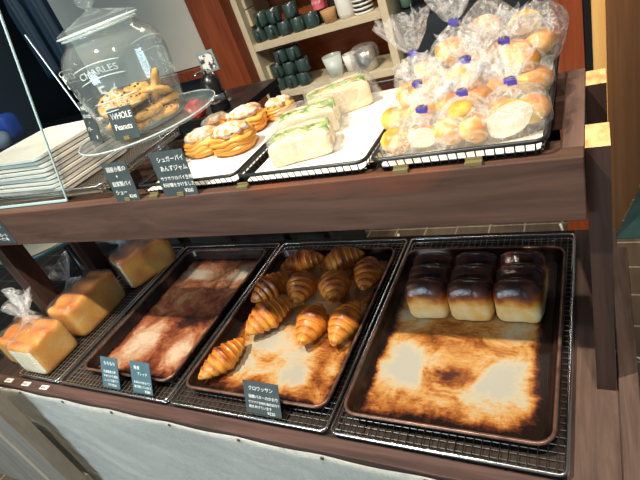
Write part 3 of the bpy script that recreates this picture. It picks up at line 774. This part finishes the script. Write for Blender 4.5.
def arc_line(pts, a0, R0=.1130):
    b = B(); tube(b, [((R0+(z-.10)*.10)*cos(a0+x/R0), (R0+(z-.10)*.10)*sin(a0+x/R0), z) for x, z in pts], .0011, 6); return b
for a0 in (-pi/2-.40, -pi/2+1.0, pi/2+.5):
    wrap_text('CHARLES', .020, .142, a0, arc=.010); wrap_text('5¢', .045, .097, a0); wrap_text('SALTED', .018, .077, a0)
    for zoff in (.135, .164): obj('raised_line', arc_line([(x/100, zoff+.010*(1-(x/6)**2)) for x in range(-5, 6)], a0), M['emboss'], jar, True)
    for z_ in (.093, .071): obj('raised_line', arc_line([(x/100, z_) for x in range(-5, 6)], a0), M['emboss'], jar, True)
# cookies
def cookie(first=[None]):
    t = thing('cookie', '', 'cookie', (0, 0, 0))
    bm = B(); nu = 32; rows = []
    for j, (r, z) in enumerate([(.0, .0), (.5, 0), (.92, .001), (1.0, .006), (.93, .012), (.7, .0150), (.35, .0165), (.0, .017)]):
        row = []
        for i in range(nu):
            a = 2*pi*i/nu; n = mn.noise(Vector((cos(a)*1.6*r, sin(a)*1.6*r, j*.3)))
            q = max(r, .01)*.041*(1+.07*mn.noise(Vector((cos(a)*1.2, sin(a)*1.2, 4))))
            row.append(bm.verts.new((q*cos(a), q*sin(a), z+(.003*n+.003*mn.noise(Vector((cos(a)*6*r, sin(a)*6*r, 2))) if j > 3 else 0))))
        rows.append(row)
    for A, Bq in zip(rows, rows[1:]):
        for k in range(nu): bm.faces.new((A[k], A[(k+1) % nu], Bq[(k+1) % nu], Bq[k]))
    obj('dough', bm, M['cookie'], t, True)
    bm = B(); rnd = random.Random(3)
    for k in range(9):
        a = rnd.random()*6.28; r = .034*math.sqrt(rnd.random())
        Mx = Matrix.Translation((r*cos(a), r*sin(a), .0155)) @ Matrix.Diagonal((.0042, .0036, .0028, 1))
        bmesh.ops.create_icosphere(bm, subdivisions=1, radius=1, matrix=Mx)
    obj('chocolate_chips', bm, M['choc'], t, True)
    return t
ck = cookie(); rnd = random.Random(11)
spots = []
for lay_ in range(2):
    for k in range(5):
        a = k*2*pi/5+lay_*.6; spots.append((.054*cos(a), .054*sin(a), .009+lay_*.017, (rnd.uniform(-.12, .12), rnd.uniform(-.12, .12), a)))
for k in range(5):
    a = k*2*pi/5+.3; spots.append((.048*cos(a), .048*sin(a), .050+rnd.uniform(0, .006), (rnd.uniform(-.5, .5), rnd.uniform(-.5, .5), a)))
spots.append((.0, .0, .064, (.3, .2, 0))); spots.append((.052, .03, .066, (.2, -1.1, .4))); spots.append((-.02, -.045, .062, (.6, -.2, 1.)))
for i, (x, y, z, r) in enumerate(spots):
    c = ck if i == 0 else copy_tree(ck)
    c.location = (-.925+x, .838+y, zj+z); c.rotation_euler = r
    lab = 'golden chocolate chip cookie in the flat bottom layers inside the glass jar' if i < 10 else 'chocolate chip cookie %s of the third layer in the jar' % ['at the right', 'at the back right', 'at the back left', 'at the left', 'at the front'][min(i-10, 4)]
    if i == len(spots)-3: lab = 'chocolate chip cookie lying flat at the very top centre of the heap in the jar'
    if i == len(spots)-2: lab = 'chocolate chip cookie standing tilted at the right of the heap in the jar'
    if i == len(spots)-1: lab = 'chocolate chip cookie tipped towards the front on top of the heap in the jar'
    c['label'] = lab; c['category'] = 'cookie'; c['group'] = 'cookies in the glass jar'

# ================================================================== CARDS
def card(loc, W, H, rz, lean, label, lines, m=None, clip=True, size=.011, roll=0):
    """card stands on its bottom edge, leaning back; lines = (text, size, u, v) with v measured down from the top"""
    t = thing('price_card', label, 'card', loc, 0, None, None)
    t.rotation_euler = (Matrix.Rotation(rz, 4, 'Z') @ Matrix.Rotation(-lean, 4, 'X')).to_euler()
    b = B(); box(b, -W/2, W/2, 0, .0012, 0, H, 0); obj('board', b, m or M['card'], t)
    for (s, sz, u, v) in lines:
        text_mesh(s, sz, M['ink'], t, Matrix.Translation((-W/2+u*W, -.0004, H-v*H)) @ Matrix.Rotation(pi/2, 4, 'X'), 'handwriting', .00015)
    if clip:
        b = B(); box(b, -.009, .009, -.003, .0045, -.0005, .008, .0006); obj('clip', b, M['clip'], t)
    return t
card((-.903, .6585, T+.0005), .078, .088, -.02, .16, 'dark chalk price card on the wooden beam, left one below the cake stand', [('国産小麦の', .0125, .12, .22), ('+', .012, .4, .40), ('自家製パイ', .0125, .12, .60), ('シュー', .0125, .12, .82), ('¥240', .011, .62, .93)])
card((-.742, .6575, T+.0005), .094, .095, -.02, .14, 'large dark chalk price card on the wooden beam in front of the pastries', [('シュガーパイ', .0125, .18, .22), ('あんずジャム', .0125, .18, .42), ('サクサクのパイ生地に', .0098, .08, .63), ('粉砂糖をかけました', .0098, .08, .78), ('¥260', .011, .66, .93)])
card((-.880, .722, zj+.0062), .080, .068, -.04, .25, 'grey chalk card leaning on the front of the cookie jar', [('WHOLE', .019, .10, .34), ('Peanuts', .018, .14, .68)])
card((-1.018, .752, zj+.0060), .080, .090, -.35, .22, 'narrow grey chalk card leaning at the left of the cookie jar', [('Nuts', .012, .12, .2), ('&CHOCO', .011, .12, .4), ('+', .01, .4, .56), ('バター', .011, .12, .74), ('¥', .012, .65, .94)], clip=False)
b_ = card((-1.503, .6535, .955), .13, .088, 0, 0, 'dark chalk menu card pinned to the left end of the upper beam', [('本日のパン', .020, .1, .22), ('山食パン角食パン', .0125, .1, .40), ('クロワッサン', .0125, .1, .56), ('あんぱんロール', .0125, .2, .72), ('カレーパン等', .0125, .25, .88)], clip=False)
card((-1.187, .498, L+.012), .072, .088, -.02, .52, 'blue-grey chalk card on the front of the rack, left one of the pair', [('もちもち', .012, .2, .24), ('北海道産小麦', .0088, .12, .50), ('ゆめちから使用', .0085, .12, .64), ('しっとり食パン', .0085, .12, .78), ('です ¥320', .0085, .3, .92)], M['cardblue'], False)
card((-1.062, .498, L+.012), .076, .088, -.02, .50, 'blue-grey chalk card on the front of the rack, right one of the pair', [('角食', .012, .18, .24), ('  ブレッド', .010, .25, .42), ('あまみのあるパン', .0082, .1, .68), ('毎日焼いています', .0082, .1, .82), ('¥280', .010, .62, .95)], M['cardblue'], False)
card((-.670, .498, L+.012), .098, .080, -.02, .46, 'dark chalk card at the front of the croissant pan', [('クロワッサン', .0115, .14, .26), ('発酵バターのかおり', .0092, .12, .50), ('サクサク生地を毎日店内で', .0072, .10, .66), ('焼きあげています', .0080, .10, .80), ('¥220', .010, .62, .94)], None, False)
for x in (-.272, -.160, -.585, -.823):
    b = B(); box(b, -.0125, .0125, -.006, .004, 0, .007, .0008); box(b, -.0125, .0125, .001, .004, .006, .011, .0005)
    lab = {-.272: 'small olive card clip on the beam under the left of the bun tray', -.160: 'small olive card clip on the beam under the right of the bun tray', -.585: 'small olive card clip on the beam between pastry and sandwich trays', -.823: 'small olive card clip on the beam between the two dark cards'}[x]
    tag(obj('card_clip', b, M['clip'], None, False, (x, .6625, T)), lab, 'clip', 'card clips on the beam')
for x in (-1.66, -1.565, -1.47):
    b = B(); box(b, -.018, .018, -.0075, .0075, 0, .0012)
    o = tag(obj('price_strip', b, M['white'], None, False, (x, .467, .5522), (0, 0, .05)), {-1.66: 'white price strip, leftmost on the lower front rail', -1.565: 'white price strip, middle one on the lower front rail', -1.47: 'white price strip, rightmost on the lower front rail'}[x], 'label', 'white price strips on the front rail')
    text_mesh('¥320', .010, M['black'], o, Matrix.Translation((-.014, -.004, .0015)), 'print')

# ================================================================== BACKGROUND
bs = thing('bookshelf', 'cream painted open shelf with orange-red wooden back, holding mugs', 'shelf', (-1.115, 2.26, 0))
X0, X1 = -1.475+1.115, -.745+1.115
b = B(); box(b, X0, X0+.035, -.14, .14, 0, 2.1, .002); obj('side_panel', b, M['cream'], bs)
b = B(); box(b, X1-.035, X1, -.14, .14, 0, 2.1, .002); obj('side_panel', b, M['cream'], bs)
for z in (.30, .765, 1.010, 1.30, 1.70):
    b = B(); box(b, X0+.0355, X1-.0355, -.138, .13, z, z+.033, .002); obj('shelf_board', b, M['cream'], bs)
b = B(); box(b, X0+.0355, X1-.0355, .1305, .14, .1, 2.1); obj('back_panel', b, M['redback'], bs)
for z in (.85, 1.12, 1.2):
    b = B(); box(b, X0+.036, X0+.052, -.10, -.03, z, z+.075, .002); obj('bracket', b, M['cream'], bs)
def mug_proto():
    t = thing('mug', '', 'mug')
    b = B(); lathe(b, [(.024, 0), (.031, .003), (.0335, .012), (.0335, .062), (.0325, .063), (.031, .062), (.031, .010), (.004, .006)], 28, (0, 0, 0), True, True); obj('cup', b, M['mug'], t, True)
    b = B(); tube(b, [(.0335, 0, .050), (.044, 0, .050), (.051, 0, .042), (.052, 0, .030), (.046, 0, .018), (.0335, 0, .014)], .0042, 8); obj('handle', b, M['mug'], t, True)
    return t
mg = mug_proto(); fl = True
yb = 2.165
def put_mug(x, z, rz, label, g_, y=yb):
    global fl
    m = mg if fl else copy_tree(mg); fl = False
    m.location = (x, y, z); m.rotation_euler = (0, 0, rz); m['label'] = label; m['category'] = 'mug'; m['group'] = g_
names = ['leftmost', 'second from the left', 'middle one', 'second from the right', 'rightmost']
for i, x in enumerate((-1.405, -1.333, -1.261, -1.189, -1.117)):
    put_mug(x, 1.0435, -1.3+.2*i, 'dark green mug, %s in the bottom row on the upper shelf' % names[i], 'mugs on the upper shelf')
for i, x in enumerate((-1.369, -1.297, -1.205)):
    put_mug(x, 1.107, -1.5+.4*i, 'dark green mug, %s stacked in the top row on the upper shelf' % ['leftmost', 'middle one', 'rightmost'][i], 'mugs on the upper shelf')
for i, x in enumerate((-1.395, -1.323, -1.251)):
    put_mug(x, .7985, -1.6+.3*i, 'dark green mug, %s in the bottom row on the lower shelf' % ['leftmost', 'middle one', 'rightmost'][i], 'mugs on the lower shelf')
    put_mug(x+.015, .862, -1.2+.3*i, 'dark green mug, %s in the second row on the lower shelf' % ['leftmost', 'middle one', 'rightmost'][i], 'mugs on the lower shelf')
for i, x in enumerate((-1.335, -1.262)):
    put_mug(x, .9255, -1.4+.3*i, 'dark green mug, %s on the very top of the lower stack' % ['left one', 'right one'][i], 'mugs on the lower shelf')
# upper shelf goods
def vessel(name, label, cat, x, y, z, prof, m, grp=None):
    b = B(); lathe(b, prof, 28, (0, 0, 0), True, True)
    return tag(obj(name, b, m, None, True, (x, y, z)), label, cat, grp)
zs = 1.0435
bt = thing('syrup_bottle', 'black bottle with a pink label on the upper shelf', 'bottle', (-1.085, 2.215, zs))
b = B(); lathe(b, [(.026, 0), (.03, .004), (.03, .15), (.012, .19), (.012, .23)], 24, (0, 0, 0), True, True); obj('body', b, M['black'], bt, True)
b = B(); lathe(b, [(.0305, .06), (.0305, .13)], 24); obj('label', b, M['pink'], bt, True)
text_mesh('SYRUP', .016, M['white'], bt, Matrix.Translation((-.020, -.0312, .085)) @ Matrix.Rotation(pi/2, 4, 'X'), 'print')
vessel('dark_bottle', 'plain black bottle beside the kraft cups on the upper shelf', 'bottle', -1.020, 2.235, zs, [(.028, 0), (.032, .004), (.032, .17), (.014, .2), (.014, .24)], M['black'])
vessel('paper_cup_stack', 'short stack of brown kraft paper cups on the upper shelf', 'paper cups', -1.025, 2.162, zs, [(.028, 0), (.037, .055), (.036, .056), (.03, .05)], M['kraft'])
vessel('white_cup_stack', 'tall white stack of paper cups on the upper shelf', 'paper cups', -.945, 2.17, zs, [(.034, 0), (.039, .02), (.039, .10), (.036, .11), (.039, .12), (.036, .15)], M['white'])
sl = thing('lid_stack', 'stack of black and white cup lids on the upper shelf', 'lids', (-.865, 2.17, zs))
for k in range(9):
    b = B(); lathe(b, [(.040, 0), (.043, .002), (.043, .008), (.038, .0095)], 26, (0, 0, k*.0175), True, True); obj('white_lid', b, M['white'], sl, True)
    b = B(); lathe(b, [(.041, .0097), (.041, .0172)], 26, (0, 0, k*.0175), True, True); obj('black_lid', b, M['black'], sl, True)
gc = vessel('clear_cup_stack', 'clear plastic cup stack on the lower shelf beside the mugs', 'plastic cups', -1.085, 2.18, .7985, [(.03, 0), (.045, .10), (.047, .102), (.036, .012)], M['emboss'])
gc2 = vessel('paper_cup', 'grey paper cup in the corner of the lower shelf, left of the tin', 'cup', -1.015, 2.22, .7985, [(.025, 0), (.035, .08), (.033, .08), (.024, .005)], M['white'])
tn = thing('bagged_tin', 'round silver tin in clear plastic on the lower shelf', 'tin', (-.925, 2.185, .7985))
b = B(); lathe(b, [(.046, 0), (.050, .003), (.050, .088), (.047, .090), (.003, .088)], 36, (0, 0, 0), True, True); obj('tin', b, M['tin'], tn, True)
bm = rounded_block(.122, .115, .115, 4, 12)
for v in bm.verts: v.co *= 1+.06*mn.noise(v.co*40); v.co.z = max(v.co.z+.057, .0005)
obj('plastic_bag', bm, M['film'], tn, True)
# things right of the shelf
for i, (x, z, c) in enumerate(((-.70, 1.0, 'greenleaf'), (-.64, 1.02, 'greenleaf'), (-.59, 1.0, 'greenleaf'))):
    b = B(); lathe(b, [(.01, 0), (.028, .01), (.03, .07), (.012, .1), (.02, .115), (.018, .16), (.006, .2)], 18, (0, 0, 0), True, True)
    tag(obj('green_bottle', b, M[c], None, True, (x, 2.25, z)), ['green glass bottle, left one right of the mug shelf', 'green glass bottle, middle one right of the mug shelf', 'green glass bottle, right one right of the mug shelf'][i], 'bottle', 'green bottles right of the shelf')
sd = thing('side_counter', 'low dark counter carrying the green bottles right of the mug shelf', 'counter', (-.5, 2.3, 0))
b = B(); box(b, -.23, .30, -.12, .15, .0, .97, .003); obj('body', b, M['dark'], sd)
b = B(); box(b, -.235, .305, -.125, .155, .972, .998, .003); obj('top', b, M['dark'], sd)
# kitchen counter behind the shelf, left
kc = thing('kitchen_counter', 'dark kitchen counter at the back left, behind the plates', 'counter', (-3.6, 2.25, 0))
b = B(); box(b, -1.2, .95, -.15, .28, 0, .80); obj('body', b, M['darkwall'], kc)
b = B(); box(b, -1.22, .97, -.17, .3, .802, .835, .003); obj('worktop', b, M['black'], kc)
ct = thing('side_table', 'black-topped table behind the pastry tray', 'table', (-1.22, 1.345, 0))
b = B(); box(b, -.30, .26, -.14, .14, 1.005, 1.03, .003); obj('table_top', b, M['black'], ct)
for sx in (-.28, .24):
    for sy in (-.12, .12):
        b = B(); box(b, sx-.015, sx+.015, sy-.015, sy+.015, 0, 1.004); obj('leg', b, M['black'], ct)
gz = 1.0305
gr = thing('hand_grinder', 'black and chrome hand grinder behind the cookie jar', 'grinder', (-1.045, 1.245, gz), .2)
b = B(); lathe(b, [(.030, 0), (.033, .004), (.030, .03), (.028, .06), (.032, .09), (.020, .11), (.01, .118)], 28, (0, 0, 0), True, True); obj('body', b, M['black'], gr, True)
b = B(); lathe(b, [(.034, .030), (.036, .034), (.036, .050), (.034, .054)], 28); obj('chrome_band', b, M['chrome'], gr, True)
b = B(); tube(b, [(0, 0, .115), (0, 0, .13), (-.01, -.04, .132), (-.01, -.05, .13)], .004, 8); obj('crank', b, M['chrome'], gr, True)
rb = B(); bmesh.ops.create_icosphere(rb, subdivisions=4, radius=.030)
for v in rb.verts: v.co *= 1+.30*mn.noise(v.co*55); v.co.z = max(v.co.z+.026, 0)
tag(obj('red_snack_bag', rb, M['red'], None, False, (-1.125, 1.225, gz)), 'crumpled red foil bag behind the cookie jar', 'bag')
ph = thing('photo_stand', 'small square metal menu frame on a stem behind the jar', 'frame', (-1.085, 1.325, gz), .15)
b = B()
for q in ((-.032, .032, .105, .112), (-.032, .032, .163, .170), (-.032, -.025, .112, .163), (.025, .032, .112, .163)): box(b, q[0], q[1], -.003, .003, q[2], q[3])
obj('frame', b, mat('grey green metal', (.22, .25, .23), .4, .5), ph)
b = B(); box(b, -.025, .025, -.001, .001, .112, .163); obj('picture', b, noisy('mottled picture', [(.45, (.03, .03, .03)), (.5, (.6, .6, .55))], 60, .5, 0), ph)
b = B(); tube(b, [(0, 0, 0), (0, 0, .105)], .003, 8); lathe(b, [(.025, 0), (.025, .004), (.003, .006)], 20, (0, 0, 0), True); obj('stem', b, M['tin'], ph, True)
# hanging coats / aprons in the dark
for i in range(6):
    x = -3.15+i*.20
    t = thing('hanging_apron', ['dark navy apron, leftmost hanging in the dark back room', 'dark navy apron, second from the left in the back room', 'dark navy apron, third from the left in the back room', 'dark navy apron, fourth from the left in the back room', 'dark navy apron, fifth from the left in the back room', 'dark navy apron, rightmost hanging in the dark back room'][i], 'apron', (x, 2.35, 1.15), .2, 'aprons hanging in the back room')
    b = B(); loops = []
    for j in range(14):
        q = j/13; wd = (.075 if q < .7 else .075-.055*(q-.7)/.3)
        loops.append([(wd*cos(2*pi*k/28)*(1+.12*sin(5*2*pi*k/28+i)), .06*sin(2*pi*k/28)*(1+.2*sin(7*2*pi*k/28)), q*.62) for k in range(28)])
    loft(b, loops, True, True); obj('fabric', b, mat('navy apron cloth', (.012+.006*(i % 2), .026+.01*(i % 2), .04+.012*(i % 2)), .55), t, True)
    b = B(); tube(b, [(0, 0, .62), (0, 0, .70), (.02, 0, .72), (.03, 0, .70)], .004, 6); obj('hook', b, M['tin'], t, True)
b = B(); box(b, -3.4, -1.9, 2.36, 2.39, 1.86, 1.90, .003); tag(obj('hanging_rail', b, M['tin']), 'metal rail the dark aprons hang from', 'rail')
# blue and grey bundle far left
b = rounded_block(.24, .16, .20, 4, 10)
for v in b.verts: v.co *= 1+.05*mn.noise(v.co*12)
tag(obj('blue_tote', b, M['blue'], None, True, (-3.88, 2.22, .937), (0, 0, .15)), 'bright blue tote bag on the dark counter at the left edge', 'bag')
b = B(); bmesh.ops.create_uvsphere(b, u_segments=24, v_segments=16, radius=.07, matrix=Matrix.Diagonal((1.2, 1, .9, 1)))
tag(obj('grey_bundle', b, M['grey'], None, True, (-3.74, 2.06, .899), (0, 0, 0)), 'pale grey rounded bundle in front of the blue tote', 'cloth')
pg = thing('wooden_clothespin', 'weathered wooden peg stand behind the plate stack', 'peg', (-1.335, 1.24, gz), .1)
b = B(); box(b, -.010, .010, -.006, .006, 0, .105, .002, 0, Matrix.Rotation(-.05, 4, 'Y')); obj('peg_body', b, M['cabinet'], pg)
b = B(); tube(b, [(-.020, 0, .098), (.006, 0, .102)], .004, 8); obj('peg_bar', b, M['tin'], pg)

# beneath the upper shelf, behind
st = thing('round_table', 'cream-topped round table with a teal rim behind the left end of the shelf', 'table', (-2.95, 1.58, 0))
b = B(); lathe(b, [(.3, .44), (.40, .44), (.405, .446), (.405, .452), (.001, .456)], 48, (0, 0, 0), True, True); obj('table_top', b, M['cream'], st, True)
b = B(); lathe(b, [(.4055, .425), (.412, .427), (.412, .455), (.4055, .457)], 48); obj('rim', b, M['teal'], st, True)
b = B(); lathe(b, [(.16, 0), (.16, .015), (.03, .03), (.025, .42), (.06, .4385)], 24, (0, 0, 0), True, True); obj('pedestal', b, M['black'], st, True)
lc = thing('low_cabinet', 'low black cabinet on the floor behind the shelf', 'cabinet', (-1.55, 1.85, 0))
b = B(); box(b, -.95, .46, -.12, .12, 0, .30, .004); obj('body', b, M['darkwall'], lc)
b = B(); box(b, -.96, .47, -.13, .13, .302, .32, .003); obj('top', b, M['dark'], lc)
ms = thing('floor_bracket', 'small cream metal bracket with a rod on the floor behind the trays', 'bracket', (-.84, 1.86, 0), .2)
b = B(); box(b, -.03, .04, -.02, .02, 0, .045, .002); box(b, -.03, -.02, -.02, .02, .045, .075, .001); obj('plate', b, M['cream'], ms)
b = B(); tube(b, [(-.03, 0, .03), (-.16, -.02, .03)], .006, 8); tube(b, [(-.02, -.02, .03), (-.02, -.30, .0065)], .005, 8); obj('rod', b, M['tin'], ms, True)
cb = B(); pts = []
for i in range(25):
    q = i/24; pts.append((-.115+.012*sin(q*5)+.055*q, 1.40-.05*q, .42-.42*q+.004 if q < .999 else .004))
tube(cb, pts, .0035, 8); tube(cb, [(-.06, 1.35, .004), (.0, 1.30, .004), (.09, 1.25, .004), (.13, 1.2, .004), (.10, 1.12, .004)], .0035, 8)
tag(obj('white_cable', cb, M['white'], None, True), 'white cable hanging down to the floor behind the shelf', 'cable')
fm = B(); box(fm, .04, 1.3, 1.884, 3.6, .0005, .006)
for v in fm.verts:
    if v.co.x < .1: v.co.x = .045+(v.co.y-1.884)*.292
tag(obj('floor_mat', fm, M['teal']), 'dark teal mat on the floor at the right, beside the brown wall', 'mat')
# plank panel at bottom left
cbn = thing('plank_panel', 'grey weathered plank panel with a pale batten, standing left of the cloth', 'panel', (-2.1, .385, 0))
b = B(); box(b, .405, .535, -.025, .020, 0, .60, .002); obj('edge_board', b, M['cabinet'], cbn)
b = B(); box(b, .376, .4045, -.030, .020, 0, .60, .002); obj('batten', b, M['lightedge'], cbn)
for i in range(7):
    b = B(); box(b, .375-.082*(i+1), .375-.082*i-.003, -.022, .012, 0, .60, .001); obj('plank', b, M['cabinet'], cbn)
b = B(); box(b, -.199, .534, .0205, .032, .08, .14); obj('cross_bar', b, M['cabinet'], cbn)
